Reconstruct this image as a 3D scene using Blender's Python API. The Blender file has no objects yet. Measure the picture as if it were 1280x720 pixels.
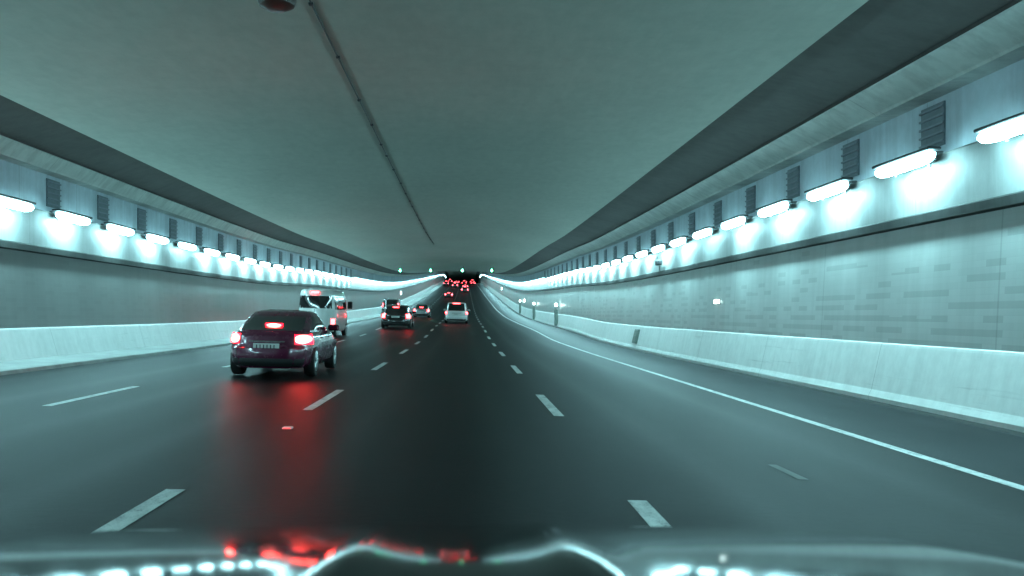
import bpy, bmesh, math, random
from mathutils import Vector, Matrix
random.seed(7)
PI = math.pi
scene = bpy.context.scene
COL = scene.collection
CAM_H = 1.385

# ------------------------------------------------------------------ helpers
class MB:
    def __init__(self): self.v = []; self.f = []
    def add(self, vs, fs):
        o = len(self.v); self.v += [tuple(p) for p in vs]
        self.f += [tuple(i + o for i in f) for f in fs]
    def box(self, x0, x1, y0, y1, z0, z1):
        vs = [(x0,y0,z0),(x1,y0,z0),(x1,y1,z0),(x0,y1,z0),(x0,y0,z1),(x1,y0,z1),(x1,y1,z1),(x0,y1,z1)]
        self.add(vs, [(0,3,2,1),(4,5,6,7),(0,1,5,4),(1,2,6,5),(2,3,7,6),(3,0,4,7)])
    def rbox(self, x0, x1, y0, y1, z0, z1, b):
        """box with all its edges chamfered"""
        vs = []
        for sx, X in ((1, x0), (-1, x1)):
            for sy, Y in ((1, y0), (-1, y1)):
                for sz, Z in ((1, z0), (-1, z1)):
                    vs += [(X, Y + sy*b, Z + sz*b), (X + sx*b, Y, Z + sz*b), (X + sx*b, Y + sy*b, Z)]
        bm = bmesh.new()
        for p in vs: bm.verts.new(p)
        r = bmesh.ops.convex_hull(bm, input=bm.verts)
        bm.verts.index_update()
        self.add([v.co[:] for v in bm.verts], [[v.index for v in f.verts] for f in bm.faces])
        bm.free()
    def tube(self, p0, p1, r, n=10, r1=None):
        p0, p1 = Vector(p0), Vector(p1); d = (p1 - p0).normalized()
        a = Vector((0,0,1)) if abs(d.z) < .9 else Vector((1,0,0))
        u = d.cross(a).normalized(); w = d.cross(u)
        r1 = r if r1 is None else r1
        vs = []
        for P, R in ((p0, r), (p1, r1)):
            for k in range(n):
                t = 2*PI*k/n; vs.append(P + u*math.cos(t)*R + w*math.sin(t)*R)
        fs = [(k, (k+1) % n, n + (k+1) % n, n + k) for k in range(n)]
        fs += [tuple(reversed(range(n))), tuple(range(n, 2*n))]
        self.add(vs, fs)
    def lathe_x(self, prof, n=28, cap=True):
        """prof: list of (x, r) revolved about the x axis"""
        vs = []
        for x, r in prof:
            for k in range(n):
                t = 2*PI*k/n; vs.append((x, r*math.cos(t), r*math.sin(t)))
        fs = []
        for i in range(len(prof)-1):
            for k in range(n):
                fs.append((i*n+k, i*n+(k+1) % n, (i+1)*n+(k+1) % n, (i+1)*n+k))
        if cap:
            fs.append(tuple(range(n))); m = (len(prof)-1)*n
            fs.append(tuple(reversed(range(m, m+n))))
        self.add(vs, fs)
    def mesh(self, name, mat, smooth=False, recalc=True, sharp=35):
        me = bpy.data.meshes.new(name)
        me.from_pydata(self.v, [], self.f); me.update()
        if recalc:
            bm = bmesh.new(); bm.from_mesh(me)
            bmesh.ops.recalc_face_normals(bm, faces=bm.faces)
            bm.to_mesh(me); bm.free()
        if mat: me.materials.append(mat)
        if smooth:
            for p in me.polygons: p.use_smooth = True
            try: me.set_sharp_from_angle(angle=math.radians(sharp))
            except Exception: pass
        return me
    def build(self, name, mat, parent=None, smooth=False, recalc=True, sharp=35):
        o = bpy.data.objects.new(name, self.mesh(name, mat, smooth, recalc, sharp))
        COL.objects.link(o)
        if parent: o.parent = parent
        return o

def tag(o, label=None, cat=None, group=None, kind=None):
    if label: o['label'] = label
    if cat: o['category'] = cat
    if group: o['group'] = group
    if kind: o['kind'] = kind
    return o

def empty(name, loc, rot=(0,0,0)):
    o = bpy.data.objects.new(name, None); COL.objects.link(o)
    o.location = loc; o.rotation_euler = rot; o.empty_display_size = .2
    return o

def copy_tree(o, parent=None):
    c = o.copy(); COL.objects.link(c)
    if parent: c.parent = parent
    for ch in KIDS.get(o.name, []): copy_tree2(ch, c)
    return c
KIDS = {}
def index_kids():
    KIDS.clear()
    for q in bpy.data.objects:
        if q.parent: KIDS.setdefault(q.parent.name, []).append(q)
def copy_tree2(o, parent):
    c = o.copy(); COL.objects.link(c); c.parent = parent
    for ch in KIDS.get(o.name, []): copy_tree2(ch, c)

# ------------------------------------------------------------------ materials
def new_mat(name):
    m = bpy.data.materials.new(name); m.use_nodes = True
    nt = m.node_tree
    return m, nt, nt.nodes['Principled BSDF']

def N(nt, t, **kw):
    n = nt.nodes.new(t)
    for k, v in kw.items(): setattr(n, k, v)
    return n

def ramp(nt, fac, stops):
    r = N(nt, 'ShaderNodeValToRGB')
    el = r.color_ramp.elements
    while len(el) < len(stops): el.new(.5)
    for e, (p, c) in zip(el, stops):
        e.position = p; e.color = (*c, 1) if len(c) == 3 else c
    nt.links.new(fac, r.inputs[0]); return r.outputs[0]

def obj_coord(nt, scale=(1,1,1)):
    tc = N(nt, 'ShaderNodeTexCoord'); mp = N(nt, 'ShaderNodeMapping')
    mp.inputs['Scale'].default_value = scale
    nt.links.new(tc.outputs['Object'], mp.inputs[0]); return mp.outputs[0]

def noise(nt, vec, scale, detail=4, rough=.55):
    n = N(nt, 'ShaderNodeTexNoise'); n.inputs['Scale'].default_value = scale
    n.inputs['Detail'].default_value = detail; n.inputs['Roughness'].default_value = rough
    nt.links.new(vec, n.inputs['Vector']); return n.outputs['Fac']

def math_n(nt, op, a, b=None, c=None):
    m = N(nt, 'ShaderNodeMath', operation=op)
    for i, q in enumerate((a, b, c)):
        if q is None: continue
        if isinstance(q, (int, float)): m.inputs[i].default_value = q
        else: nt.links.new(q, m.inputs[i])
    return m.outputs[0]

def mix_rgb(nt, fac, a, b, mode='MIX'):
    m = N(nt, 'ShaderNodeMix', data_type='RGBA', blend_type=mode)
    for i, q in ((0, fac), (6, a), (7, b)):
        if isinstance(q, (int, float)): m.inputs[i].default_value = q
        elif isinstance(q, tuple): m.inputs[i].default_value = (*q, 1)
        else: nt.links.new(q, m.inputs[i])
    return m.outputs[2]

def concrete(name, c, rough=.75, var=.25, streak=.15, scale=(1,1,1), joint=0, bump=.15, scuff=0):
    """weathered concrete: blotches, vertical grime streaks, optional cast joints every `joint` metres along the tunnel"""
    m, nt, b = new_mat(name)
    v = obj_coord(nt, scale)
    n1 = noise(nt, v, .35, 6, .6); n2 = noise(nt, v, 5, 5, .6)
    v2 = obj_coord(nt, (1, 1.6, .12)); n3 = noise(nt, v2, 2.2, 4, .65)
    lo = tuple(x*(1-var) for x in c); hi = tuple(min(1, x*(1+var*.6)) for x in c)
    col = ramp(nt, n1, [(.3, lo), (.7, hi)])
    col = mix_rgb(nt, .18, col, ramp(nt, n2, [(.35, (.55,.55,.55)), (.65, (1,1,1))]), 'MULTIPLY')
    st = ramp(nt, n3, [(.38, (1-streak*2,)*3), (.56, (1,1,1))])
    col = mix_rgb(nt, 1.0, col, st, 'MULTIPLY')
    if joint:
        tc = N(nt, 'ShaderNodeTexCoord'); sp = N(nt, 'ShaderNodeSeparateXYZ')
        nt.links.new(tc.outputs['Object'], sp.inputs[0])
        fr = math_n(nt, 'FRACT', math_n(nt, 'DIVIDE', math_n(nt, 'ADD', sp.outputs[1], 500.0), joint))
        j = math_n(nt, 'LESS_THAN', fr, .022/joint)
        col = mix_rgb(nt, math_n(nt, 'MULTIPLY', j, .35), col, (.06,.06,.06))
    if scuff:
        sz = noise(nt, obj_coord(nt, (1, .22, 5)), 1.5, 5, .7); sb = noise(nt, obj_coord(nt, (1, .5, .5)), .5, 3)
        k = math_n(nt, 'MULTIPLY', ramp(nt, sz, [(.58, (0,0,0)), (.70, (1,1,1))]), ramp(nt, sb, [(.45, (0,0,0)), (.62, (1,1,1))]))
        col = mix_rgb(nt, math_n(nt, 'MULTIPLY', k, scuff), col, (.16,.16,.155))
    nt.links.new(col, b.inputs['Base Color'])
    b.inputs['Roughness'].default_value = rough
    bp = N(nt, 'ShaderNodeBump'); bp.inputs['Strength'].default_value = bump; bp.inputs['Distance'].default_value = .02
    nt.links.new(n2, bp.inputs['Height']); nt.links.new(bp.outputs[0], b.inputs['Normal'])
    return m

def plain(name, c, rough=.5, metal=0, coat=0, spec=.5, var=.12, sc=8):
    m, nt, b = new_mat(name)
    v = obj_coord(nt); n = noise(nt, v, sc, 4)
    col = ramp(nt, n, [(.3, tuple(x*(1-var) for x in c)), (.7, tuple(min(1, x*(1+var)) for x in c))])
    nt.links.new(col, b.inputs['Base Color'])
    r = N(nt, 'ShaderNodeMapRange'); r.inputs[3].default_value = max(0, rough*.85); r.inputs[4].default_value = min(1, rough*1.2)
    nt.links.new(n, r.inputs[0]); nt.links.new(r.outputs[0], b.inputs['Roughness'])
    b.inputs['Metallic'].default_value = metal
    b.inputs['Coat Weight'].default_value = coat; b.inputs['Coat Roughness'].default_value = .05
    b.inputs['Specular IOR Level'].default_value = spec
    return m

def emit(name, c, s, sample=True, core=None, core_s=0):
    m, nt, b = new_mat(name)
    b.inputs['Base Color'].default_value = (*[min(1, x*.6) for x in c], 1)
    b.inputs['Roughness'].default_value = .3
    b.inputs['Emission Color'].default_value = (*c, 1)
    b.inputs['Emission Strength'].default_value = s
    if core:
        tc = N(nt, 'ShaderNodeTexCoord'); mp = N(nt, 'ShaderNodeMapping')
        mp.inputs['Location'].default_value = (-.5,-.5,-.5)
        nt.links.new(tc.outputs['Generated'], mp.inputs[0])
        ln = N(nt, 'ShaderNodeVectorMath', operation='LENGTH'); 
        sc = N(nt, 'ShaderNodeVectorMath', operation='MULTIPLY'); sc.inputs[1].default_value = (1, 0, 1)
        nt.links.new(mp.outputs[0], sc.inputs[0]); nt.links.new(sc.outputs[0], ln.inputs[0])
        col = ramp(nt, ln.outputs['Value'], [(.12, tuple(x*core_s for x in core)), (.46, tuple(x*s for x in c))])
        nt.links.new(col, b.inputs['Emission Color']); b.inputs['Emission Strength'].default_value = 1
    if not sample:
        try: m.cycles.emission_sampling = 'NONE'
        except Exception: pass
    return m

def asphalt():
    m, nt, b = new_mat('asphalt')
    tc = N(nt, 'ShaderNodeTexCoord'); sp = N(nt, 'ShaderNodeSeparateXYZ')
    nt.links.new(tc.outputs['Object'], sp.inputs[0])
    v = obj_coord(nt); vl = obj_coord(nt, (1.0, .05, 1))
    n1 = noise(nt, v, .5, 5); n2 = noise(nt, v, 90, 2, .7); n3 = noise(nt, vl, 1.6, 5, .6)
    n4 = noise(nt, v, 14, 4, .7)
    # worn wheel tracks: two per 3.5 m lane, dark oily strip between them
    lane = math_n(nt, 'FRACT', math_n(nt, 'DIVIDE', math_n(nt, 'ADD', sp.outputs[0], 9.2+35), 3.5))
    off = math_n(nt, 'ABSOLUTE', math_n(nt, 'SUBTRACT', lane, .5))
    tr = math_n(nt, 'SMOOTH_MAX', math_n(nt, 'SUBTRACT', 1.0, math_n(nt, 'MULTIPLY', math_n(nt, 'ABSOLUTE', math_n(nt, 'SUBTRACT', off, .24)), 9.0)), 0.0, .2)
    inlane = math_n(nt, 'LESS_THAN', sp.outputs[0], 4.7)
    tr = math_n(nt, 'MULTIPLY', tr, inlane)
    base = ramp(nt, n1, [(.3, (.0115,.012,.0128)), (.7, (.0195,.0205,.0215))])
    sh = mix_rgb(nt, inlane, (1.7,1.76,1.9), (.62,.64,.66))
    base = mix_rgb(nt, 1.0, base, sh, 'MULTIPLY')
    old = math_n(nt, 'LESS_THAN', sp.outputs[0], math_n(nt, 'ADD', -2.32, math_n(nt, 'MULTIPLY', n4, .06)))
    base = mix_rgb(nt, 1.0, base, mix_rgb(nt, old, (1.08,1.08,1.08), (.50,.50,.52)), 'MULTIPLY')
    base = mix_rgb(nt, math_n(nt, 'MULTIPLY', tr, .25), base, (.0115,.0115,.012))
    base = mix_rgb(nt, .5, base, ramp(nt, n3, [(.35, (.5,.5,.5)), (.65, (1.0,1.0,1.0))]), 'MULTIPLY')
    base = mix_rgb(nt, .8, base, ramp(nt, n2, [(.32, (.35,.35,.35)), (.55, (.9,.9,.9)), (.72, (1.7,1.7,1.7))]), 'MULTIPLY')
    base = mix_rgb(nt, .25, base, ramp(nt, n4, [(.35, (.5,.5,.5)), (.6, (1,1,1))]), 'MULTIPLY')
    nt.links.new(base, b.inputs['Base Color'])
    rg = N(nt, 'ShaderNodeMapRange'); rg.inputs[3].default_value = .47; rg.inputs[4].default_value = .44
    nt.links.new(tr, rg.inputs[0]); nt.links.new(rg.outputs[0], b.inputs['Roughness'])
    b.inputs['Specular IOR Level'].default_value = .045
    bp = N(nt, 'ShaderNodeBump'); bp.inputs['Strength'].default_value = .3; bp.inputs['Distance'].default_value = .01
    nt.links.new(math_n(nt,'ADD',n2,n4), bp.inputs['Height']); nt.links.new(bp.outputs[0], b.inputs['Normal'])
    return m

def tile_wall(name, strength, c0):
    """glazed panels with a scatter of darker tiles that thins out upwards"""
    m, nt, b = new_mat(name)
    tc = N(nt, 'ShaderNodeTexCoord'); sp = N(nt, 'ShaderNodeSeparateXYZ')
    nt.links.new(tc.outputs['Object'], sp.inputs[0])
    y, z = sp.outputs[1], sp.outputs[2]
    row = math_n(nt, 'FLOOR', math_n(nt, 'DIVIDE', z, .105))
    odd = math_n(nt, 'MODULO', row, 2.0)
    yy = math_n(nt, 'ADD', math_n(nt, 'DIVIDE', y, .48), math_n(nt, 'MULTIPLY', odd, .5))
    cell = math_n(nt, 'FLOOR', yy)
    cb = N(nt, 'ShaderNodeCombineXYZ'); nt.links.new(cell, cb.inputs[0]); nt.links.new(row, cb.inputs[1])
    wn = N(nt, 'ShaderNodeTexWhiteNoise', noise_dimensions='2D'); nt.links.new(cb.outputs[0], wn.inputs['Vector'])
    thr = N(nt, 'ShaderNodeMapRange'); thr.inputs[1].default_value = .85; thr.inputs[2].default_value = 2.5
    thr.inputs[3].default_value = .72; thr.inputs[4].default_value = .10
    nt.links.new(z, thr.inputs[0])
    dark = math_n(nt, 'LESS_THAN', wn.outputs['Value'], thr.outputs[0])
    # only every other course carries dark tiles
    dark = math_n(nt, 'MULTIPLY', dark, math_n(nt, 'SUBTRACT', 1.0, math_n(nt, 'MODULO', math_n(nt, 'FLOOR', math_n(nt, 'DIVIDE', z, .105)), 2.0)))
    v = obj_coord(nt); n1 = noise(nt, v, .4, 5); n3 = noise(nt, obj_coord(nt, (1, 1.3, .1)), 2.0, 4)
    col = ramp(nt, n1, [(.3, tuple(q*.86 for q in c0)), (.7, c0)])
    tint = ramp(nt, wn.outputs['Value'], [(0, (.95,.95,.95)), (1, (1,1,1))])
    col = mix_rgb(nt, 1.0, col, tint, 'MULTIPLY')
    col = mix_rgb(nt, math_n(nt, 'MULTIPLY', dark, strength), col, tuple(q*.3 for q in c0))
    col = mix_rgb(nt, 1.0, col, ramp(nt, n3, [(.36, (.9,.9,.9)), (.58, (1,1,1))]), 'MULTIPLY')
    fy = math_n(nt, 'FRACT', yy); fz = math_n(nt, 'FRACT', math_n(nt, 'DIVIDE', z, .105))
    g = math_n(nt, 'MAXIMUM', math_n(nt, 'LESS_THAN', fy, .012), math_n(nt, 'LESS_THAN', fz, .05))
    col = mix_rgb(nt, math_n(nt, 'MULTIPLY', g, .14), col, (.2,.21,.2))
    pn = math_n(nt, 'LESS_THAN', math_n(nt, 'FRACT', math_n(nt, 'DIVIDE', math_n(nt, 'ADD', y, 502.0), 6.2)), .006)
    col = mix_rgb(nt, math_n(nt, 'MULTIPLY', pn, .25), col, (.08,.08,.08))
    nt.links.new(col, b.inputs['Base Color'])
    b.inputs['Roughness'].default_value = .38
    return m

def line_paint():
    m, nt, b = new_mat('road_paint'); v = obj_coord(nt, (1,.45,1))
    n1 = noise(nt, v, 9, 6, .7); n2 = noise(nt, v, 1.2, 3); n3 = noise(nt, obj_coord(nt), 70, 2, .7)
    k = math_n(nt, 'ADD', math_n(nt, 'MULTIPLY', n1, .6), math_n(nt, 'MULTIPLY', n3, .4))
    col = ramp(nt, k, [(.36, (.06,.06,.06)), (.45, (.50,.51,.50)), (.6, (.74,.75,.73))])
    col = mix_rgb(nt, 1.0, col, ramp(nt, n2, [(.3, (.7,.7,.7)), (.7, (1,1,1))]), 'MULTIPLY')
    nt.links.new(col, b.inputs['Base Color']); b.inputs['Roughness'].default_value = .6
    return m

M = {}
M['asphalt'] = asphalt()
M['ceil'] = concrete('ceiling_concrete', (.445,.455,.40), .85, .09, .02, scale=(1,.35,1))
M['haunch'] = concrete('shade_toned_concrete', (.105,.092,.088), .9, .2, .06, joint=6)  # haunch shade from weak indirect light, put into a darker base colour
M['strip'] = concrete('beam_concrete', (.68,.70,.66), .8, .12, .08, joint=6)
M['upper'] = concrete('upper_wall_concrete', (.60,.67,.74), .85, .14, .06, joint=3.14)
M['panel'] = concrete('lamp_panel_paint', (.25,.26,.255), .55, .15, .07, joint=6.28)
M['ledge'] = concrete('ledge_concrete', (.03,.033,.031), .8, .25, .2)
M['barrier'] = concrete('barrier_paint', (.82,.83,.81), .5, .07, .035, joint=6, bump=.08, scuff=.35)
M['barrier_l'] = concrete('barrier_paint_dull', (.66,.67,.66), .5, .07, .035, joint=6, bump=.08, scuff=.35)
M['kerb'] = concrete('kerb_concrete', (.33,.34,.33), .8, .25, .1, joint=3)
M['gutter'] = concrete('gutter_iron', (.012,.012,.011), .8, .3, .1, joint=1)
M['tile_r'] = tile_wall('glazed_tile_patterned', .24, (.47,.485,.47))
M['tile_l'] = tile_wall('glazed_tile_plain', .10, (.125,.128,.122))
M['void'] = plain('vent_void', (.20,.23,.26), .9)
M['grille'] = plain('vent_grille', (.27,.30,.34), .6, .6)
M['steel'] = plain('galvanised_steel', (.22,.23,.23), .45, .8)
M['darkmetal'] = plain('dark_metal', (.04,.042,.045), .5, .3)
M['black'] = plain('black_plastic', (.015,.015,.016), .5)
M['greybox'] = plain('grey_green_cabinet', (.16,.2,.18), .5, .1)
M['paint_line'] = line_paint()
M['paint_worn'] = concrete('road_paint_worn', (.15,.155,.15), .7, .4, .0, scale=(3,3,3))
LC = (.45, .96, 1.04)
M['lamp'] = emit('lamp_lens_down', LC, 105)
M['lamp_dim'] = emit('lamp_lens_weak', LC, 34)
M['lamp_front'] = emit('lamp_lens_front', LC, 21)
M['lamp_far'] = emit('lamp_diffuser_far', LC, 5)
M['lamp_far_down'] = emit('lamp_diffuser_far_down', LC, 34)
M['sign'] = emit('lit_sign_white', (.75,1,.97), 9)
M['sign_far'] = emit('lit_sign_white_far', (.75,1,.97), 14, sample=False)
M['green'] = emit('green_signal', (.12,1,.5), 14, sample=False)
M['tail'] = emit('tail_lamp', (1,.003,.010), 11, core=(1,.07,.055), core_s=62)
M['tail_far'] = emit('tail_lamp_far', (1,.055,.07), 14, sample=False)
M['tail_mid'] = emit('tail_lamp_mid', (1,.035,.04), 13)
M['lens'] = plain('tail_lens_unlit', (.12,.008,.012), .15, 0, .5)
M['maroon'] = plain('maroon_car_paint', (.105,.010,.040), .26, .2, 1, var=.03)
M['blackpaint'] = plain('black_car_paint', (.010,.009,.010), .25, .2, 1)
M['whitepaint'] = plain('white_car_paint', (.62,.62,.61), .3, 0, .8, var=.04)
M['silver'] = plain('silver_car_paint', (.34,.33,.34), .3, .5, .8)
M['darkgrey'] = plain('grey_car_paint', (.05,.05,.055), .3, .3, .8)
M['glass'] = plain('tinted_glass', (.012,.013,.014), .06, 0, 0, .8)
M['tyre'] = plain('tyre_rubber', (.014,.014,.014), .8)
M['rim'] = plain('alloy_rim', (.42,.43,.44), .3, .9)
M['plate'] = plain('licence_plate', (.62,.62,.60), .4)
M['platetxt'] = plain('plate_lettering', (.03,.03,.04), .5)
M['chrome'] = plain('chrome_trim', (.55,.55,.56), .15, 1)
M['hood'] = None

# ------------------------------------------------------------------ tunnel alignment
CP = [(-60,0),(30,0),(45,.06),(60,.38),(82,.72),(105,1.2),(130,2.05),(160,3.45),(305,10.9),(400,15.7),(430,16.75),(446,16.9),(475,15.3),(520,11),(600,2)]
def _slopes():
    n = len(CP); d = [(CP[i+1][1]-CP[i][1])/(CP[i+1][0]-CP[i][0]) for i in range(n-1)]
    m = [d[0]] + [0 if d[i-1]*d[i] <= 0 else 2*d[i-1]*d[i]/(d[i-1]+d[i]) for i in range(1, n-1)] + [d[-1]]
    return m
CM = _slopes()
def dz(y):
    y = max(CP[0][0], min(CP[-1][0], y))
    for i in range(len(CP)-1):
        if y <= CP[i+1][0]:
            x0, y0 = CP[i]; x1, y1 = CP[i+1]; h = x1-x0; t = (y-x0)/h
            return ((2*t**3-3*t*t+1)*y0 + (t**3-2*t*t+t)*h*CM[i] + (-2*t**3+3*t*t)*y1 + (t**3-t*t)*h*CM[i+1])
def slope(y): return (dz(y+.5)-dz(y-.5))
def road_z(x, y): return dz(y) - .024*x
Y0, Y1 = -24, 560
YS = [Y0 + 4*i for i in range(int((Y1-Y0)/4)+1)]

def sweep(name, prof, mat, parent=None, ys=YS, closed=False, smooth=False):
    """extrude a cross-section (x, z) along the tunnel"""
    b = MB(); n = len(prof)
    vs = [(x, y, z + dz(y)) for y in ys for x, z in prof]
    fs = []
    for i in range(len(ys)-1):
        for k in range(n if closed else n-1):
            k2 = (k+1) % n
            fs.append((i*n+k, i*n+k2, (i+1)*n+k2, (i+1)*n+k))
    if closed:
        fs.append(tuple(range(n))); fs.append(tuple(range((len(ys)-1)*n, len(ys)*n)))
    b.add(vs, fs)
    return b.build(name, mat, parent, smooth=smooth, recalc=closed)

# --- setting: road, gutter, walkway
XL, XR = -8.9, 7.12
xs = [XL, -5.7, -2.2, 1.3, 4.8, XR]
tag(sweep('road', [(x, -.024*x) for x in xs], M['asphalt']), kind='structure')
tag(sweep('gutter', [(7.12, -.171), (7.14, -.195), (7.5, -.195)], M['gutter']), kind='structure')
tag(sweep('walkway', [(-8.9, .2136), (-8.94, .285), (-9.0, .30), (-10.46, .33)], M['kerb']), kind='structure')

def ribbon(name, x, w, segs, mat):
    b = MB()
    for a, c in segs:
        n = max(1, int((c-a)/4)); 
        for i in range(n):
            ya, yb = a+(c-a)*i/n, a+(c-a)*(i+1)/n
            wa = w*random.uniform(.94,1.06)
            x0, x1 = x-wa/2, x+wa/2
            b.add([(x0,ya,road_z(x0,ya)+.005),(x1,ya,road_z(x1,ya)+.005),(x1,yb,road_z(x1,yb)+.005),(x0,yb,road_z(x0,yb)+.005)], [(0,1,2,3)])
    return tag(b.build(name, mat, recalc=False), kind='structure')
P = 8.64
for x, w in ((-5.7,.14),(-2.2,.14),(1.3,.14)):
    o = 0 if x > -5 else -.25
    ribbon('lane_marking', x, w, [(12.0+o+P*k, 15.2+o+P*k) for k in range(-3, 55)], M['paint_line'])
b = MB()
for i in range(len(YS)-1):
    ya, yb = YS[i], YS[i+1]
    b.add([(4.73,ya,road_z(4.73,ya)+.005),(4.87,ya,road_z(4.87,ya)+.005),(4.87,yb,road_z(4.87,yb)+.005),(4.73,yb,road_z(4.73,yb)+.005)],[(0,1,2,3)])
tag(b.build('edge_marking', M['paint_line'], recalc=False), kind='structure')
b = MB(); b.add([(2.93,7.6,road_z(2.93,7.6)+.005),(3.02,7.6,road_z(3.02,7.6)+.005),(3.0,8.35,road_z(3.0,8.35)+.005),(2.92,8.35,road_z(2.92,8.35)+.005)],[(0,1,2,3)])
tag(b.build('worn_marking', M['paint_worn'], recalc=False), kind='structure')

# --- ceiling
EL, ER = -9.0, 5.45
def ceil_z(x):
    t = (x-(EL+ER)/2)/((ER-EL)/2); return 5.63 + .35*(1-t*t)
ceil = empty('tunnel_ceiling', (0,0,0))
tag(ceil, 'pale grey green concrete tunnel ceiling slab above the traffic lanes', 'ceiling')
prof = [(EL,5.86),(EL,5.63)] + [(EL+(ER-EL)*i/16, ceil_z(EL+(ER-EL)*i/16)) for i in range(1,16)] + [(ER,5.63),(ER,5.86)]
sweep('slab', prof, M['ceil'], ceil)
# --- the side walls
def wall(side):
    s = 1 if side > 0 else -1
    if s > 0: e, h0, h1, st, up, pn, tl, lg = ER, 5.5, 7.05, 7.58, 8.0, 7.80, 7.85, 7.73
    else:     e, h0, h1, st, up, pn, tl, lg = 9.0, 9.05, 10.3, 10.6, 10.98, 10.72, 10.80, 10.66
    e = abs(e)
    w = empty('tunnel_wall', (0,0,0))
    tag(w, 'right tunnel side wall with dark dashes of tile under the lamps' if s > 0 else
           'left tunnel side wall, plain tiled, behind the minibus and maroon car', 'tunnel wall')
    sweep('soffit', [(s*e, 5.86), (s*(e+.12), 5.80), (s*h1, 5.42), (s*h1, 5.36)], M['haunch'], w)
    sweep('edge_beam', [(s*h1, 5.36), (s*(h1+.06), 5.36), (s*st, 5.09), (s*(st+.02), 5.05), (s*up, 5.05)], M['strip'], w)
    sweep('upper_wall', [(s*up, 5.05), (s*up, 4.03)], M['upper'], w)
    sweep('lamp_panel', [(s*up, 4.03), (s*(pn-.02), 4.02), (s*pn, 4.0), (s*pn, 3.12)], M['panel'], w)
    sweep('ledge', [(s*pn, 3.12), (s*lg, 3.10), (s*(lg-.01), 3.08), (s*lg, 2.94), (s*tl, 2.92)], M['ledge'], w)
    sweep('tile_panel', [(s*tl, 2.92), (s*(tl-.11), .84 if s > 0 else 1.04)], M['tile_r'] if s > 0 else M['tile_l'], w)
    return w
wr, wl = wall(1), wall(-1)
# vents above the lamps
def vents(w, s, x, y0):
    for k in range(-2, 24):
        y = y0 + 3.14*k
        if y < 8: continue
        z = dz(y)
        v = MB(); v.box(min(s*x, s*(x-.03)), max(s*x, s*(x-.03)), y-.36, y+.36, 4.22+z, 4.95+z)
        o = v.build('vent', M['void'], w)
        g = MB()
        for q in range(5):
            zz = 4.28+.145*q+z
            g.box(min(s*(x-.03), s*(x-.06)), max(s*(x-.03), s*(x-.06)), y-.38, y+.38, zz, zz+.035)
        g.build('louvre', M['grille'], o)
vents(wr, 1, 8.0, 14.76); vents(wl, -1, 10.98, 22.97-3.14*4)

# --- barriers
br = empty('concrete_barrier', (0,0,0))
tag(br, 'white painted concrete barrier along the right shoulder under the patterned tiles', 'barrier')
sweep('wall_face', [(7.46,-.195),(7.46,-.12),(7.52,.0),(7.70,.80),(7.715,.845),(7.74,.86),(7.86,.86)], M['barrier'], br)
bl = empty('concrete_barrier', (0,0,0))
tag(bl, 'white painted concrete barrier on the left behind the maroon car', 'barrier')
sweep('wall_face', [(-10.38,.33),(-10.42,.45),(-10.58,1.0),(-10.60,1.045),(-10.63,1.06),(-10.80,1.06)], M['barrier_l'], bl)

# ------------------------------------------------------------------ wall lamps
def lamp_meshes():
    # profile in (out, up): lamp hangs in front of the panel top; local +x points to the road
    L = .98
    d = MB(); ring = [(.0,-.11),(.085,-.14),(.15,-.09),(.175,-.01),(.14,.06),(.0,.06)]
    ys = [(-L,.25),(-L+.08,.6),(-L+.24,.88),(-L+.42,1),(L-.42,1),(L-.24,.88),(L-.08,.6),(L,.25)]
    n = len(ring); vs = []
    for y, sc in ys:
        for a, c in ring: vs.append((.07+(a-.07)*sc, y, c*sc))
    fs = [(i*n+k, i*n+(k+1)%n, (i+1)*n+(k+1)%n, (i+1)*n+k) for i in range(len(ys)-1) for k in range(n)]
    fs += [tuple(range(n)), tuple(range((len(ys)-1)*n, len(ys)*n))]
    d.add(vs, fs)
    h = MB(); h.rbox(-.06, .17, -L+.03, L-.03, .065, .12, .015); h.rbox(-.075, -.015, -L+.2, L-.2, -.09, .055, .01)
    ks = []
    for y in (-.55, .55):
        k = MB(); ks.append(k); k.rbox(-.30, -.06, y-.03, y+.03, .075, .115, .008); k.rbox(-.10, -.065, y-.03, y+.03, -.14, .09, .006)
    return d, h, ks
d_, h_, k_ = lamp_meshes()
ORD = ['', 'second', 'third', 'fourth', 'fifth', 'sixth', 'seventh', 'eighth', 'ninth', 'tenth']
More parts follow.
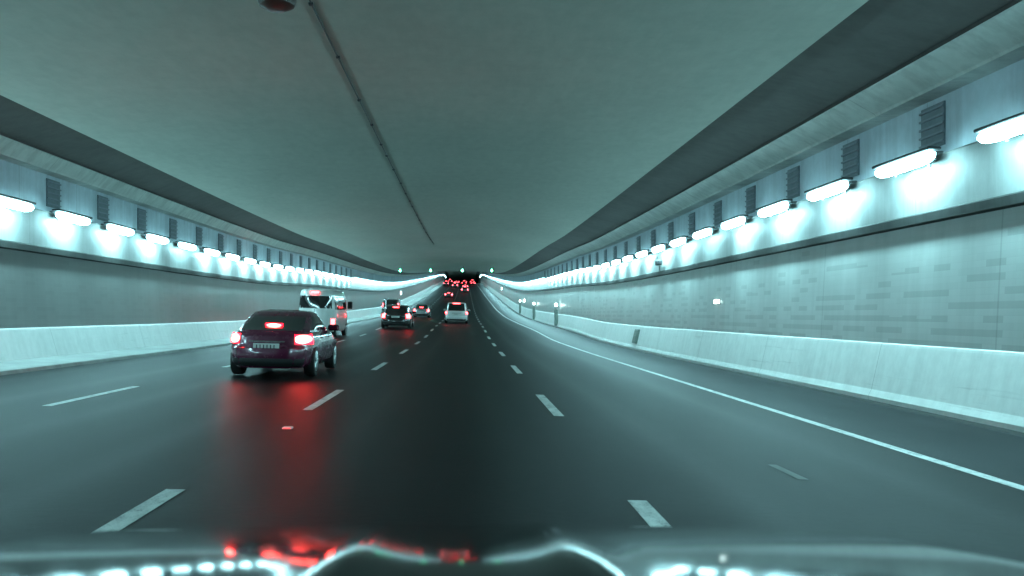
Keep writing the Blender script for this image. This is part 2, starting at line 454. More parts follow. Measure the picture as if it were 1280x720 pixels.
def lamps(side, x, y0, first_seen):
    s = 1 if side > 0 else -1
    nm = 'right' if s > 0 else 'left'
    proto = None; protof = None; k = 0
    y = y0
    while y < 452:
        rx = math.atan(slope(y)); rot = (rx if s < 0 else -rx, 0, 0 if s < 0 else PI)
        z = 3.955 + dz(y)
        seen = round((y-first_seen)/3.14)
        if y < 82:
            if proto is None:
                r = empty('wall_lamp', (0,0,0))
                dd = d_.build('diffuser', M['lamp'], r, smooth=True, sharp=60)
                dd.data.materials.append(M['lamp_front'])
                for p in dd.data.polygons:
                    if p.normal.z > -.45 or abs(p.center.y) > .62: p.material_index = 1
                h_.build('housing', M['darkmetal'], r); [q.build('bracket', M['steel'], r) for q in k_]
                index_kids(); proto = r; o = r
            else: o = copy_tree(proto)
            o.location = (s*x, y, z); o.rotation_euler = rot
            if seen == (5 if s > 0 else 4):                     # a weak lamp in each row
                for q in COL.objects:
                    if q.parent == o and q.name.startswith('diffuser'):
                        q.data = q.data.copy(); q.data.materials[0] = M['lamp_dim']
        else:
            if protof is None:
                f = MB(); f.rbox(-.05, .17, -1.45, 1.45, -.13, .10, .04)
                o = f.build('wall_lamp', M['lamp_far']); protof = o
                o.data.materials.append(M['lamp_far_down']); o.data.materials.append(M['darkmetal'])
                for p in o.data.polygons:
                    if p.normal.z < -.5: p.material_index = 1
                    elif p.normal.z > .3 or p.normal.x < -.5: p.material_index = 2
            else:
                o = protof.copy(); COL.objects.link(o)
            if y > 312: o.scale = (1, .7, .9); y += 4.71
            o.location = (s*x, y, 3.955 + dz(y) + .12); o.rotation_euler = rot
        if seen < 0: lab = f'white wall lamp above the {nm} panel, outside the picture beside the car'
        elif seen == 0: lab = f'nearest lit wall lamp on the {nm} side, at the picture edge'
        elif seen < 10: lab = f'white wall lamp on the {nm} wall, {ORD[seen]} counting from the {nm} picture edge'
        elif y < 82: lab = f'small white wall lamp well down the {nm} row, before the lamps merge'
        else: lab = f'far wall lamp merged into the continuous bright line on the {nm}'
        tag(o, lab, 'wall lamp', f'lamps along the {nm} tunnel wall')
        y += 3.14
lamps(1, 7.55, 14.76-3.14*7, 11.62)
lamps(-1, 10.49, 22.97-3.14*9, 22.97-3.14)

# ------------------------------------------------------------------ small fittings
# conduit along the ceiling
cd = empty('ceiling_conduit', (0,0,0))
tag(cd, 'dark cable conduit clipped along the middle of the ceiling', 'conduit')
b = MB(); cx = -2.27; r = .015; n = 8
prof = [(cx+r*math.cos(2*PI*k/n), ceil_z(cx)-.018+r*math.sin(2*PI*k/n)) for k in range(n)]
sweep('pipe', prof, M['black'], cd, ys=[y for y in YS if y < 64], closed=True, smooth=True)
for k in range(24):
    b = MB(); y = 6+2.4*k+random.uniform(-.5,.5); z = ceil_z(cx)+dz(y); q = random.uniform(-.01,.01)
    b.rbox(cx-.035+q, cx+.035+q, y-.04, y+.04, z-.042, z-.004, .006)
    b.build('clip', M['darkmetal'], cd)
# dark round ceiling box near the camera
fx = empty('ceiling_detector', (-2.60, 11.9, ceil_z(-2.6)))
tag(fx, 'dark brown round detector hanging from the ceiling at the top edge', 'detector')
MBr = MB(); MBr.lathe_x([(0,.05),(.0,.12),(-.12,.13),(-.13,.25),(-.26,.27),(-.34,.24),(-.4,.12)], 24)
me = MBr.mesh('dome', plain('brown_housing', (.06,.035,.03), .45), True)
me.transform(Matrix.Rotation(-PI/2, 4, 'Y'))
o = bpy.data.objects.new('dome', me); COL.objects.link(o); o.parent = fx; o.rotation_euler = (0,0,0)
# make sure it hangs downward
zs = [v.co.z for v in me.vertices]
if max(zs) > .1:
    me.transform(Matrix.Rotation(PI, 4, 'X'))
b = MB(); b.rbox(-.2,.2,-.2,.2,-.03,-.003,.01); b.build('mounting_plate', M['darkmetal'], fx)

# lane signals, green arrows under the ceiling
def lane_signal():
    r = empty('lane_signal', (0,0,0))
    b = MB(); b.rbox(-.36,.36,-.02,.2,-.36,.36,.03); b.build('housing', M['black'], r)
    a = MB(); y = -.032
    a.add([(-.1,y,.26),(.1,y,.26),(.1,y,0),(.24,y,0),(0,y,-.28),(-.24,y,0),(-.1,y,0)], [(0,6,2,1),(6,3-0,2)][:0] + [(0,1,2,6),(5,3,4)])
    a.add([(-.1,-.024,.26),(.1,-.024,.26),(.1,-.024,0),(.24,-.024,0),(0,-.024,-.28),(-.24,-.024,0),(-.1,-.024,0)], [(0,1,2,6),(5,3,4)])
    a.build('green_arrow', M['green'], r, recalc=False)
    h = MB()
    for x in (-.22,.22): h.tube((x,.09,.35),(x,.09,.72),.025)
    h.build('hanger', M['steel'], r)
    return r
ls = None
for x, lab in ((-7.5,'green lane signal hung over the leftmost lane'),(-4.0,'green lane signal over the lane of the maroon car'),
               (-.37,'green lane signal over the lane of the white car'),(3.0,'green lane signal over the rightmost lane')):
    if ls is None: ls = lane_signal(); index_kids(); o = ls
    else: o = copy_tree(ls)
    y = 99; o.scale = (.62,.62,.62); o.location = (x, y, 5.36 + dz(y)); tag(o, lab, 'lane signal', 'lane signals hung under the ceiling')

# emergency stations on the right walkway
def station():
    r = empty('emergency_station', (0,0,0))
    b = MB(); b.rbox(-.13,.13,-.22,.22,0,1.35,.02); b.build('cabinet', M['greybox'], r)
    b = MB(); b.rbox(-.142,-.130,-.16,.16,.75,1.25,.004); b.build('door', M['darkmetal'], r)
    b = MB(); b.tube((0,0,1.35),(0,0,1.62),.03); b.build('post', M['steel'], r)
    b = MB(); b.rbox(-.10,.10,-.14,.14,1.60,1.84,.03); b.build('lit_sign', M['sign'], r)
    return r
st = None
for y, lab in ((71,'grey emergency cabinet with a lit top, nearest on the right barrier'),
               (94,'grey emergency cabinet with a lit top, second along the right barrier'),
               (118,'thin grey emergency cabinet far along the right barrier')):
    if st is None: st = station(); index_kids(); o = st
    else: o = copy_tree(st)
    o.location = (7.44, y, -.10 + dz(y)); tag(o, lab, 'emergency cabinet', 'emergency cabinets along the right barrier')
# hatch on the right barrier
hb = empty('barrier_hatch', (7.49, 38.4, dz(38.4)))
hb.rotation_euler = (0, .245, 0)
tag(hb, 'grey green service hatch set on the white right barrier', 'hatch')
b = MB(); b.rbox(-.06,.05,-.42,.42,.08,.72,.012); b.build('frame', M['greybox'], hb)
b = MB(); b.rbox(-.072,-.06,-.34,.34,.11,.64,.004); b.build('door', plain('hatch_door', (.11,.14,.12), .5), hb)
b = MB(); b.rbox(-.09,-.072,-.28,-.2,.34,.42,.005); b.build('handle', M['steel'], hb)
# lit wall signs
def lit_sign(loc, w, h, lab, side, far=False):
    r = empty('wall_sign_light', loc)
    s = side
    b = MB(); b.rbox(min(-s*.002,-s*.09), max(-s*.002,-s*.09), -w/2, w/2, -h/2, h/2, .012); b.build('housing', M['darkmetal'], r)
    b = MB(); b.rbox(min(-s*.09,-s*.11), max(-s*.09,-s*.11), -w/2+.03, w/2-.03, -h/2+.02, h/2-.02, .006); b.build('lit_panel', M['sign_far' if far else 'sign'], r)
    return tag(r, lab, 'wall light', 'small lit signs on the tunnel walls')
lit_sign((7.86, 26.7, 1.78), .62, .15, 'small white light glowing on the patterned right tiles near the hatch', 1)
lit_sign((7.86, 114, 1.75+dz(114)), .6, .45, 'distant white sign light on the right wall behind the cabinets', 1, True)
lit_sign((7.86, 186, 2.2+dz(186)), 1.0, .6, 'farthest white sign light on the right wall', 1, True)
lit_sign((-10.80, 143, 2.3+dz(143)), .9, .55, 'distant white sign light on the left wall above the black car', -1, True)
# camera on the ledge
cc = empty('cctv_camera', (7.60, 34, 3.08+dz(34)))
tag(cc, 'small dark surveillance camera on the right wall ledge', 'camera')
b = MB(); b.tube((0.04,0,.02),(0.04,0,.25),.03); b.build('bracket', M['steel'], cc)
b = MB(); b.rbox(-.09,.09,-.28,.28,.24,.42,.03); b.build('housing', M['darkmetal'], cc)
b = MB(); b.lathe_x([(0,.05),(.03,.06)],16); me = b.mesh('lens', M['black']); me.transform(Matrix.Rotation(PI/2,4,'Z'))
o = bpy.data.objects.new('lens', me); COL.objects.link(o); o.parent = cc; o.location = (0,-.285,.33)
# road stud
rs = empty('road_stud', (-2.08, 10.1, road_z(-2.08,10.1)))
tag(rs, 'small raised road stud between the left lane dashes behind the maroon car', 'road stud')
b = MB(); b.rbox(-.06,.06,-.06,.06,-.004,.022,.012); b.build('base', M['plate'], rs)
b = MB(); b.rbox(-.045,.045,-.066,-.052,.004,.017,.003); b.build('reflector', emit('red_reflector_glow', (1,.1,.1), 1.0, False), rs)  # emission stands in for light thrown back by the reflector

# ------------------------------------------------------------------ vehicles
NSE = 5.0
def unit_ring(sides):
    """points on a unit superellipse: rear (b=-1) -> right -> front -> left"""
    pts = []
    ra = [0,.22,.44,.64,.80,.88,.95]
    def bq(a): return (1-abs(a)**NSE)**(1/NSE)
    q = [(a, -bq(a)) for a in ra] + [(bq(b), b) for b in sides] + [(a, bq(a)) for a in reversed(ra)]
    full = q + [(-a, b) for a, b in reversed(q[1:-1])]
    return full, len(q)
def interp(tab, z):
    if z <= tab[0][0]: return tab[0][1:]
    for i in range(len(tab)-1):
        a, b = tab[i], tab[i+1]
        if z <= b[0]:
            t = (z-a[0])/(b[0]-a[0]); return tuple(p+(q-p)*t for p, q in zip(a[1:], b[1:]))
    return tab[-1][1:]
SIDES = [-.78,-.6,-.45,-.3,-.16,-.08,-.03,.03,.18,.33,.48,.62,.78]
UR, NQ = unit_ring(SIDES)

def surf(tab, hooddrop, u, z):
    """point of the body shell at ring parameter u (float index) and height z"""
    w, yr, yf = interp(tab, z)
    i = int(math.floor(u)) % len(UR); t = u-math.floor(u); j = (i+1) % len(UR)
    a = UR[i][0]+(UR[j][0]-UR[i][0])*t; b = UR[i][1]+(UR[j][1]-UR[i][1])*t
    p = Vector((a*w, (yr+yf)/2 + b*(yf-yr)/2, z))
    return hooddrop(p)

def shell(tab, zs, hd, cap_top=False, cap_bot=False, ubulge=0):
    n = len(UR); V = []; F = []
    for z in zs:
        for i in range(n): V.append(surf(tab, hd, i, z))
    for k in range(len(zs)-1):
        for i in range(n): F.append((k*n+i, k*n+(i+1)%n, (k+1)*n+(i+1)%n, (k+1)*n+i))
    def cap(k, up):
        # fill the ring with a strip grid between the left and right halves
        base = k*n
        for i in range(NQ-1):
            a = base+i; b2 = base+i+1
            a2 = base+(n-i) % n; b3 = base+(n-i-1) % n
            f = [a, b2, b3, a2]; f2 = []
            for q in f:
                if q not in f2: f2.append(q)
            if len(f2) >= 3: F.append(tuple(f2))
    if cap_top: cap(len(zs)-1, 1)
    if cap_bot: cap(0, 0)
    return V, F

def patch(tab, hd, u0, u1, z0, z1, off, thick, nu=8, nz=4):
    """a lamp or trim piece laid on the shell: outer face `off` proud, `thick` deep"""
    V = []; F = []
    def nrm(u, z):
        e = .05; a = surf(tab, hd, u+e, z)-surf(tab, hd, u-e, z); c = surf(tab, hd, u, z+.01)-surf(tab, hd, u, z-.01)
        nn = a.cross(c); nn.normalize(); return nn
    for layer in (off, off-thick):
        for j in range(nz+1):
            for i in range(nu+1):
                u = u0+(u1-u0)*i/nu; z = z0+(z1-z0)*j/nz
                edge = 1 if 0 < i < nu and 0 < j < nz else .4
                p = surf(tab, hd, u, z); V.append(p + nrm(u, z)*(layer*edge if layer > 0 else layer))
    m = (nu+1)*(nz+1)
    for j in range(nz):
        for i in range(nu):
            q = j*(nu+1)+i; F.append((q, q+1, q+nu+2, q+nu+1)); F.append((m+q+nu+1, m+q+nu+2, m+q+1, m+q))
    for i in range(nu):
        F.append((i, m+i, m+i+1, i+1)); q = nz*(nu+1)+i; F.append((q+1, m+q+1, m+q, q))
    for j in range(nz):
        q = j*(nu+1); F.append((q+nu+1, m+q+nu+1, m+q, q)); q += nu; F.append((q, m+q, m+q+nu+1, q+nu+1))
    return V, F

def wheel(parent, x, y, r, w, s):
    t = MB(); t.lathe_x([(-w/2,r*.66),(-w/2,r*.93),(-w/2+.03,r*.99),(0,r),(w/2-.03,r*.99),(w/2,r*.93),(w/2,r*.66)], 32, cap=False)
    t.lathe_x([(w/2-.09,r*.66),(-w/2,r*.66)], 32, cap=False)
    o = t.build('wheel', M['tyre'], parent, smooth=True); o.location = (x, y, r); o.rotation_euler = (0, 0, 0 if s > 0 else PI)
    rm = MB(); rm.lathe_x([(w/2+.002,r*.66),(w/2+.006,r*.60),(w/2-.03,r*.57)], 32, cap=False)
    for k in range(5):
        a = 2*PI*k/5
        for da in (-.16,.16):
            c, s_ = math.cos(a+da), math.sin(a+da)
            rm.tube((w/2-.012,0.02*c,0.02*s_),(w/2-.012,r*.6*c,r*.6*s_),.028,6,.022)
    rm.lathe_x([(w/2-.05,.06),(w/2+.004,.055)],16)
    rm.build('rim', M['rim'], o, smooth=True)
    bk = MB(); bk.lathe_x([(w/2-.085,r*.62),(w/2-.08,.03)], 24); bk.build('brake_disc', M['darkmetal'], o)

def make_car(name, spec):
    """spec: dims and paints; origin at the ground under the rear bumper, driving towards +y"""
    L, W, H, kind = spec['L'], spec['W'], spec['H'], spec['kind']
    paint = M[spec['paint']]; hw = W/2
    belt = spec.get('belt', .93 if kind == 'sedan' else 1.05)
    wb = spec.get('wb', L*.585); ro = spec.get('ro', L*.205); wr_ = spec.get('wr', .325 if kind == 'sedan' else .36)
    root = empty(name, (0,0,0))
    rin = .10 if kind == 'sedan' else .05
    tab = [(.20, hw*.86, .10, L-.14), (.30, hw*.965, .02, L-.04), (.45, hw*.99, .0, L), (.60, hw, .02, L-.02),
           (.62, hw, .05, L-.03), (belt-.16, hw*.985, rin*.8, L-.12), (belt-.06, hw*.955, rin, L-.25), (belt, hw*.90, rin+.05, L-.40)]
    wsb = L*.70 if kind != 'bus' else L*.96
    hdrop = .17 if kind != 'bus' else 0
    def hd(p):
        if p.y > wsb-.25 and p.z > .6:
            t = min(1, (p.y-wsb+.25)/(L-wsb)); k = (p.z-.6)/(belt-.6)
            p.z -= hdrop*t*t*k + .06*min(1, t*2)*k
        return p
    zs = [.20,.25,.30,.37,.45,.54,.60,.62,.70,.78] + ([belt-.16] if belt > .96 else []) + [belt-.10, belt-.06, belt-.03, belt]
    zs = sorted(set(round(z, 4) for z in zs))
    V, F = shell(tab, zs, hd, True, True)
    b = MB(); b.add(V, F)
    body = b.build('body', paint, root, smooth=True, sharp=40)
    # wheel arches cut out of the shell
    cut = MB()
    for y in (ro, ro+wb):
        for s in (-1, 1):
            c2 = MB(); c2.lathe_x([(-.17,wr_+.055),(.17,wr_+.055)], 32)
            cut.add([(s*(hw-.06)+x, y+yy, wr_+.01+z) for x, yy, z in c2.v], c2.f)
    co = cut.build('cutter', M['black'])
    md = body.modifiers.new('arch', 'BOOLEAN'); md.object = co; md.operation = 'DIFFERENCE'; md.solver = 'EXACT'
    bpy.context.view_layer.update()
    dg = bpy.context.evaluated_depsgraph_get()
    me = bpy.data.meshes.new_from_object(body.evaluated_get(dg))
    body.modifiers.clear(); old = body.data; body.data = me
    bpy.data.objects.remove(co)
    if len(me.polygons) < 100: body.data = old
    me.materials.clear(); me.materials.append(paint); me.materials.append(M['black'])
    for p in me.polygons:
        c = p.center
        for y in (ro, ro+wb):
            if math.hypot(c.y-y, c.z-wr_-.01) < wr_+.045+.001 and abs(c.x) < hw-.01 and abs(c.x) > hw-.3 and (abs(p.normal.x) > .9 and abs(c.x) < hw-.15 or abs(p.normal.x) < .3) and c.z > .21:
                p.material_index = 1
    # greenhouse
    r0, r1, f1, f0 = spec['rear0'], spec['rear1'], spec['front1'], spec['front0']
    wt = spec.get('wt', .76)
    zt = H; cr = spec.get('crown', 1)
    gt = [(belt-.02, hw*.90, r0, f0), (belt+.03, hw*.885, r0+.03, f0-.07)]
    for k in range(1, 7):
        t = k/6; z = belt+.03+(zt-.10*cr-belt-.03)*t
        gt.append((z, hw*(.885+(wt-.885)*t**spec.get('lean',1.25)), r0+.03+(r1-r0)*t**.9, f0-.07+(f1-f0)*t))
    gt += [(zt-.045*cr, hw*(wt-.045*cr), r1+.10*cr, f1-.16), (zt-.015*cr, hw*(wt-.13*cr), r1+.26*cr, f1-.34), (zt, hw*(wt-.30*cr), r1+.6, f1-.75)]
    nohd = lambda p: p
    gz = [t[0] for t in gt]
    V, F = shell(gt, gz, nohd, True, False)
    n = len(UR); rows = len(gz)-1
    groups = {'cabin': [], 'rear_window': [], 'windscreen': [], 'side_window': {}}
    for fi, f in enumerate(F):
        k = fi//n; i = fi % n
        if k >= rows or k < 1 or k > 6: groups['cabin'].append(f); continue
        # i = face between ring points i and i+1
        m = i if i < NQ-1 else n-1-i          # mirrored index 0..NQ-2
        if m < 4: groups['rear_window'].append(f)
        elif m >= NQ-1-4: groups['windscreen'].append(f)
        elif 7 <= m <= NQ-1-8 and 2 <= k <= 6 or (7 <= m <= NQ-1-8 and k >= 1):
            q = m-7
            seg = 0 if q < 5 else (None if q == 5 else 1)
            if q == 5: groups['cabin'].append(f)
            else: groups['side_window'].setdefault((i < NQ-1, seg), []).append(f)
        else: groups['cabin'].append(f)
    def sub(nm, fs, mat, sm=True):
        used = sorted({q for f in fs for q in f}); mp = {q: i for i, q in enumerate(used)}
        bb = MB(); bb.add([V[q] for q in used], [tuple(mp[q] for q in f) for f in fs])
        return bb.build(nm, mat, root, smooth=sm, recalc=False, sharp=50)
    sub('cabin', groups['cabin'], paint); sub('rear_window', groups['rear_window'], M['glass']); sub('windscreen', groups['windscreen'], M['glass'])
    for fs in groups['side_window'].values(): sub('side_window', fs, M['glass'])
    # lamps on the rear
    tl = M[spec.get('tail', 'tail_mid')]
    z0, z1 = spec['tlz']; u0, u1 = spec.get('tlu', (2.9, 6.2))
    for s in (1, -1):
        a, c = (u0, u1) if s > 0 else (n-u1, n-u0)
        VV, FF = patch(tab if z1 <= belt else gt, hd if z1 <= belt else nohd, a, c, z0, z1, .022, .05)
        bb = MB(); bb.add(VV, FF); bb.build('tail_light', tl, root, smooth=True)
        if spec.get('lens'):
            lx0, lx1, lz0, lz1 = spec['lens']
            a, c = (lx0, lx1) if s > 0 else (n-lx1, n-lx0)
            VV, FF = patch(tab, hd, a, c, lz0, lz1, .014, .04); bb = MB(); bb.add(VV, FF); bb.build('tail_lens', M['lens'], root, smooth=True)
    # third brake light
    if spec.get('third'):
        zb, hwid, hh = spec['third']
        if zb < zt-.1:
            yb = interp(gt, zb)[1]; 
            bb = MB(); bb.rbox(-hwid, hwid, yb-.05, yb+.02, zb-hh, zb+hh, .012)
        else:
            yb = interp(gt, zt-.05)[1]
            bb = MB(); bb.rbox(-hwid, hwid, yb-.10, yb+.02, zb-hh, zb+hh, .012)
        bb.build('brake_light', tl, root)
    # plate, trim, bumper insert, mirrors, exhaust, wheels
    pz = spec.get('plate', .72); ys = interp(tab, pz)[1]
    pl = MB(); pl.rbox(-.26,.26, ys-.022, ys+.02, pz-.06, pz+.06, .006); po = pl.build('licence_plate', M['plate'], root)
    tx = MB(); x = -.2
    for q in range(6):
        tx.box(x, x+.022, ys-.0245, ys-.0222, pz-.035, pz+.035); x += .07
    tx.build('plate_characters', M['platetxt'], po)
    tr = MB(); yt = interp(tab, pz+.10)[1]; tr.rbox(-.36,.36, yt-.02, yt+.02, pz+.085, pz+.112, .006); tr.build('trim_strip', M['chrome'], root)
    VV, FF = patch(tab, hd, -4.6, 4.6, .24, .40, .010, .04, 20, 3); bb = MB(); bb.add(VV, FF); bb.build('bumper_insert', M['black'], root, smooth=True)
    for s in (-1, 1):
        y = f0-.55
        mr = MB(); mr.rbox(min(s*(hw*.9), s*(hw+.17)), max(s*(hw*.9), s*(hw+.17)), y-.03, y+.10, belt+.0, belt+.14, .035); mr.build('wing_mirror', paint, root)
    hl = MB()
    for s in (-1, 1):
        a, c = (NQ-1-6.2, NQ-1-3.2) if s > 0 else (n-(NQ-1)+3.2, n-(NQ-1)+6.2)
        VV, FF = patch(tab, hd, a, c, .60, .76, .012, .04); bb = MB(); bb.add(VV, FF); bb.build('headlight', M['plate'], root, smooth=True)
    hn = MB()
    for s in (-1, 1):
        for y in ((f0+r0)/2-.35, (f0+r0)/2+.62):
            u = s*(hw*.97); hn.rbox(u-.03, u+.03, y, y+.16, belt-.14, belt-.115, .008)
    hn.build('door_handle', paint, root)
    if spec.get('rails'):
        for s in (-1, 1):
            rl = MB(); rl.tube((s*hw*(wt-.09), r1+.35, zt+.03),(s*hw*(wt-.09), f1-.5, zt+.03), .02)
            for y in (r1+.4, f1-.55): rl.tube((s*hw*(wt-.09), y, zt-.04),(s*hw*(wt-.09), y, zt+.03), .018)
            rl.build('roof_rail', M['darkmetal'], root)
    for y in (ro, ro+wb):
        for s in (-1, 1): wheel(root, s*(hw-.12), y, wr_, .215, s)
    return root

SEDAN = dict(L=4.45, W=1.76, H=1.385, crown=1.35, lean=1.6, kind='sedan', paint='maroon', rear0=.40, rear1=1.25, front1=2.5, front0=3.35, wt=.78,
             tlz=(.69,.88), tlu=(3.05,6.6), lens=None, third=(1.06,.18,.038), plate=.64, tail='tail')
SUV = dict(L=4.75, W=1.92, H=1.80, kind='suv', paint='blackpaint', rear0=.14, rear1=.36, front1=3.0, front0=3.75, wt=.80,
           tlz=(.80,1.03), tlu=(4.6,7.2), third=(1.72,.20,.025), plate=.78, rails=True, tail='tail_mid')

def place(o, x, y, yaw=0):
    o.location = (x, y, road_z(x, y+2.2) - slope(y+2.2)*2.2 + .006)
    o.rotation_euler = (math.atan(slope(y+2.2)), math.atan(.024), yaw)

car1 = make_car('car', SEDAN); place(car1, -4.02, 17.3)
tag(car1, 'dark maroon sedan braking in the lane left of centre, nearest vehicle', 'car', 'cars in the tunnel')
suv_b = make_car('car', dict(SUV, H=1.56, W=2.0, belt=.98, crown=1.35, tlz=(.70,.97), third=(1.42,.2,.03), tlu=(3.4,7.2), rails=False)); place(suv_b, -4.65, 57)
tag(suv_b, 'black sport utility with tall red tail lights ahead of the maroon sedan', 'car', 'cars in the tunnel')
suv_w = make_car('car', dict(SUV, paint='whitepaint', tlz=(.82,.98), tlu=(4.2,7.2), third=(1.70,.3,.04), W=2.0)); place(suv_w, -.80, 73)
tag(suv_w, 'white sport utility straight ahead in the middle of the road', 'car', 'cars in the tunnel')
sed_s = make_car('car', dict(SEDAN, paint='silver', tail='tail_mid', H=1.5, third=(1.10,.2,.035), lens=None, tlu=(3.6,7.2))); place(sed_s, -4.75, 92)
tag(sed_s, 'pale silver sedan just beyond the black sport utility', 'car', 'cars in the tunnel')
van = make_car('car', dict(SUV, paint='darkgrey', H=1.95, tlz=(1.16,1.5), tlu=(4.7,6.8), third=None, tail='tail_mid')); place(van, -7.45, 85)
tag(van, 'dark tall van half hidden to the left of the black sport utility', 'car', 'cars in the tunnel')
# far traffic on the climb
far_s = make_car('car', dict(SEDAN, paint='darkgrey', tail='tail_far', tlz=(.66,.88), tlu=(3.4,7.2), lens=None, third=(1.08,.25,.05)))
place(far_s, -3.7, 188)
tag(far_s, 'dark car with bright pink tail lights at the foot of the climb', 'car', 'cars in the tunnel')
far_v = make_car('car', dict(SUV, paint='darkgrey', tail='tail_far', tlz=(.80,1.03), tlu=(3.6,7.2), third=(1.72,.3,.05)))
place(far_v, -.25, 232)
tag(far_v, 'dark car with two small red lights in the middle lane of the climb', 'car', 'cars in the tunnel')
index_kids()
FAR = [(far_s,-.1,288,'tail lights midway up the climb beside a dimmer pair to their left'),
       (far_v,-3.6,292,'dimmer tail lights midway up the climb in the second lane'),
       (far_v,-7.4,326,'leftmost tail lights high on the climb beside the left wall'),
       (far_s,-4.0,368,'tail lights near the top of the climb in the second lane'),
       (far_v,-.6,350,'tail lights near the top of the climb, directly ahead'),
       (far_s,3.05,352,'rightmost tail lights near the top of the climb'),
       (far_v,3.1,398,'small tail lights at the top of the climb by the right wall'),
       (far_s,-.4,408,'small tail lights at the top of the climb in the middle lane'),
       (far_v,-7.3,404,'small tail lights at the top of the climb by the left wall'),
       (far_s,-4.0,428,'last faint tail lights at the top of the climb, second lane')]
for p, x, y, lab in FAR:
    o = copy_tree(p); place(o, x, y); tag(o, lab, 'car', 'cars in the tunnel')

# white minibus
def make_bus():
    r = empty('minibus', (0,0,0)); L, W, H = 6.0, 1.92, 2.42; hw = W/2
    tab = [(.30, hw*.95, .04, L-.05), (.42, hw, 0, L), (1.05, hw, .0, L-.02), (1.5, hw*.985, .03, L-.22), (2.15, hw*.93, .09, L-.55), (2.32, hw*.88, .14, L-.65), (2.39, hw*.76, .26, L-.8), (2.42, hw*.5, .6, L-1.2)]
    zs = [.30,.36,.42,.62,.85,1.05,1.25,1.35,1.5,1.9,2.05,2.15,2.25,2.32,2.36,2.39,2.42]
    V, F = shell(tab, zs, lambda p: p, True, True)
    wh = M['whitepaint']; b = MB(); b.add(V, F); b.build('body', wh, r, smooth=True, sharp=40)
    n = len(UR); idf = lambda p: p
    def pt(nm, u0, u1, z0, z1, mat, off=.012, nu=10, par=r):
        VV, FF = patch(tab, idf, u0, u1, z0, z1, off, .03, nu, 4); bb = MB(); bb.add(VV, FF); return bb.build(nm, mat, par, smooth=True)
    pt('rear_window', -4.9, 4.9, 1.46, 2.08, M['glass'], .012, 16)
    pt('windscreen', NQ-1-4.6, NQ-1+4.6, 1.3, 2.1, M['glass'], .012, 16)
    for s in (1, -1):
        for u0, u1 in ((7.3, 9.8),(9.95, 13.7),(13.95, 17.0),(17.1, 19.0)):
            a, c = (u0, u1) if s > 0 else (n-u1, n-u0)
            pt('side_window', a, c, 1.40, 2.02, M['glass'])
        a, c = (4.3, 6.0) if s > 0 else (n-6.0, n-4.3)
        pt('tail_light', a, c, .62, .95, M['tail_mid'], .02, 6)
        for y in (1.15, 4.55): wheel(r, s*(hw-.10), y, .34, .2, s)
    pt('bumper', -5.2, 5.2, .34, .52, M['greybox'], .03, 20)
    b = MB(); b.rbox(-.20,.20,.03,.12,2.20,2.30,.02); b.build('brake_light', M['tail_mid'], r)
    b = MB(); b.rbox(-.26,.26,-.03,.02,.78,.90,.006); b.build('licence_plate', M['plate'], r)
    pt('door_seam', -.06, .06, .6, 1.44, M['darkmetal'], .004, 2)
    for s in (-1, 1):
        b = MB(); b.rbox(min(s*(hw),s*(hw+.25)), max(s*hw,s*(hw+.25)), L-.95, L-.85, 1.45, 1.85, .03); b.build('wing_mirror', M['black'], r)
    return r
bus = make_bus(); place(bus, -7.5, 42.6)
tag(bus, 'white minibus with dark rear window driving in the leftmost lane', 'minibus')

# ------------------------------------------------------------------ the car the photograph is taken from
m, nt, bs = new_mat('black_hood_paint')
v = obj_coord(nt); n1 = noise(nt, v, 1.6, 5); n2 = noise(nt, v, 60, 2)
bs.inputs['Base Color'].default_value = (.010,.011,.012,1)
rr = N(nt, 'ShaderNodeMapRange'); rr.inputs[3].default_value = .05; rr.inputs[4].default_value = .12
nt.links.new(n1, rr.inputs[0]); nt.links.new(rr.outputs[0], bs.inputs['Roughness'])
bs.inputs['Specular IOR Level'].default_value = .18; bs.inputs['Coat Weight'].default_value = .0; bs.inputs['Coat Roughness'].default_value = .04
M['hood'] = m
own = empty('car', (0, 0, 0))
tag(own, 'glossy black car bonnet along the bottom edge, reflecting lamps and red lights', 'car')
HS = [(.5,.05),(.95,.06),(1.1,.085),(1.2,.12),(1.32,.149),(2.0,.244),(2.3,.31),(2.6,.42)]
def hood_slope(y):
    if y <= HS[0][0]: return HS[0][1]
    for a, c in zip(HS, HS[1:]):
        if y <= c[0]: return a[1]+(c[1]-a[1])*(y-a[0])/(c[0]-a[0])
    return HS[-1][1]
HZ = {}
_y, _d = 2.0, .488
for _i in range(200, 270): HZ[_i] = _d; _d += hood_slope((_i+.5)/100)*.01
_d = .488
for _i in range(200, 40, -1): HZ[_i] = _d; _d -= hood_slope((_i-.5)/100)*.01
def hood_z(x, y):
    q = y*100; i = int(q); t = q-i
    z = CAM_H - (HZ[i]*(1-t)+HZ[i+1]*t)
    ax = abs(x)
    z -= .012*(ax/.8)**2.4 + .25*max(0, ax-.76)**1.5
    fade = max(0, min(1, (2.05-y)/.5)); fade = fade*fade*(3-2*fade)
    cx = .145 + .03*(1.9-y)
    z += .011*math.exp(-((ax-cx)/.045)**2)*fade             # two raised creases
    z -= .002*math.exp(-(ax/.10)**2)*fade                  # dished between them
    return z
def own_front(x): return 2.36-.16*(abs(x)/.85)**2.5
b = MB(); nx, ny = 96, 60
for j in range(ny+1):
    for i in range(nx+1):
        x = -.82+1.64*i/nx; y = .62+(own_front(x)-.62)*j/ny
        b.v.append((x, y, hood_z(x, y)))
for j in range(ny):
    for i in range(nx):
        q = j*(nx+1)+i; b.f.append((q, q+1, q+nx+2, q+nx+1))
b.build('hood', M['hood'], own, smooth=True, recalc=False, sharp=180)
b = MB(); npt = 40
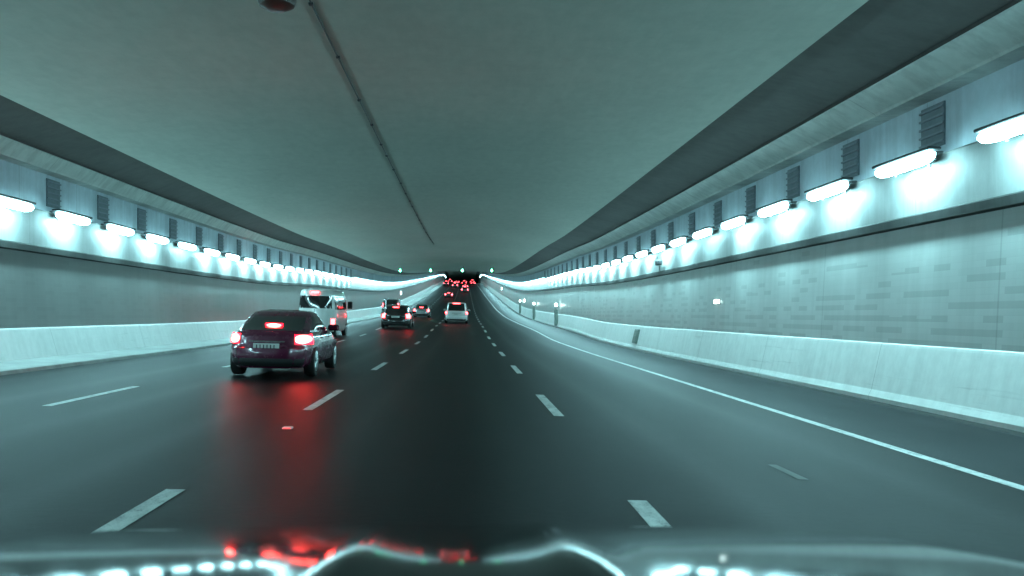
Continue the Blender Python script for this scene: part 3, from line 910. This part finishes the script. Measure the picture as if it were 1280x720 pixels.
edge = [(-.825,.62+(own_front(.82)-.62)*k/14) for k in range(15)] + [(-.82+1.64*k/npt, own_front(-.82+1.64*k/npt)+.004) for k in range(1,npt)] + [(.825,.62+(own_front(.82)-.62)*(14-k)/14) for k in range(15)]
lv = []
for x, y in edge:
    zt = hood_z(max(-.82,min(.82,x)), y)-.006
    nx_ = x/.83; fr = max(0, (y-1.9)/.5)
    lv.append([(x,y,zt),(x*1.02,y+.03*fr,zt-.04),(x*1.06,y+.10*fr,zt-.16),(x*1.075,y+.15*fr,.45),(x*1.07,y+.12*fr,.28),(x*1.0,y+.0,.20)])
k = len(lv[0])
for row in lv: b.v += row
for i in range(len(lv)-1):
    for j in range(k-1): b.f.append((i*k+j, i*k+j+1, (i+1)*k+j+1, (i+1)*k+j))
b.build('front_bodywork', M['hood'], own, smooth=True, recalc=False, sharp=60)
for s in (-1, 1):
    hb_ = MB(); hb_.rbox(min(s*.48,s*.80), max(s*.48,s*.80), 2.20, 2.37, .62, .74, .03); hb_.build('headlight', M['plate'], own)
    wheel(own, s*.80, 1.35, .32, .2, s)

# ------------------------------------------------------------------ camera, world, render
cam = bpy.data.cameras.new('camera'); co = bpy.data.objects.new('camera', cam); COL.objects.link(co)
co.location = (0, 0, CAM_H); co.rotation_euler = (PI/2, 0, 0)
cam.sensor_width = 36; cam.lens = 36*1080/1280
cam.shift_x = 58/1280; cam.shift_y = 33/1280
cam.clip_start = .05; cam.clip_end = 3000
scene.camera = co
cam.dof.use_dof = True; cam.dof.focus_distance = 14; cam.dof.aperture_fstop = 3.2
w = bpy.data.worlds.new('World'); scene.world = w; w.use_nodes = True
nt = w.node_tree; bg = nt.nodes['Background']
sky = nt.nodes.new('ShaderNodeTexSky'); sky.sky_type = 'NISHITA'; sky.sun_disc = False
sky.sun_elevation = math.radians(-6); sky.sun_rotation = math.radians(200)
nt.links.new(sky.outputs[0], bg.inputs[0]); bg.inputs[1].default_value = .05
vs = scene.view_settings; vs.view_transform = 'Standard'; vs.look = 'None'; vs.gamma = 1; vs.exposure = 1.0; vs.use_curve_mapping = False
scene.render.engine = 'CYCLES'
cy = scene.cycles
cy.use_denoising = True; cy.max_bounces = 7; cy.diffuse_bounces = 4; cy.glossy_bounces = 3; cy.transmission_bounces = 2
cy.sample_clamp_indirect = 4; cy.caustics_reflective = False; cy.caustics_refractive = False; cy.use_light_tree = True
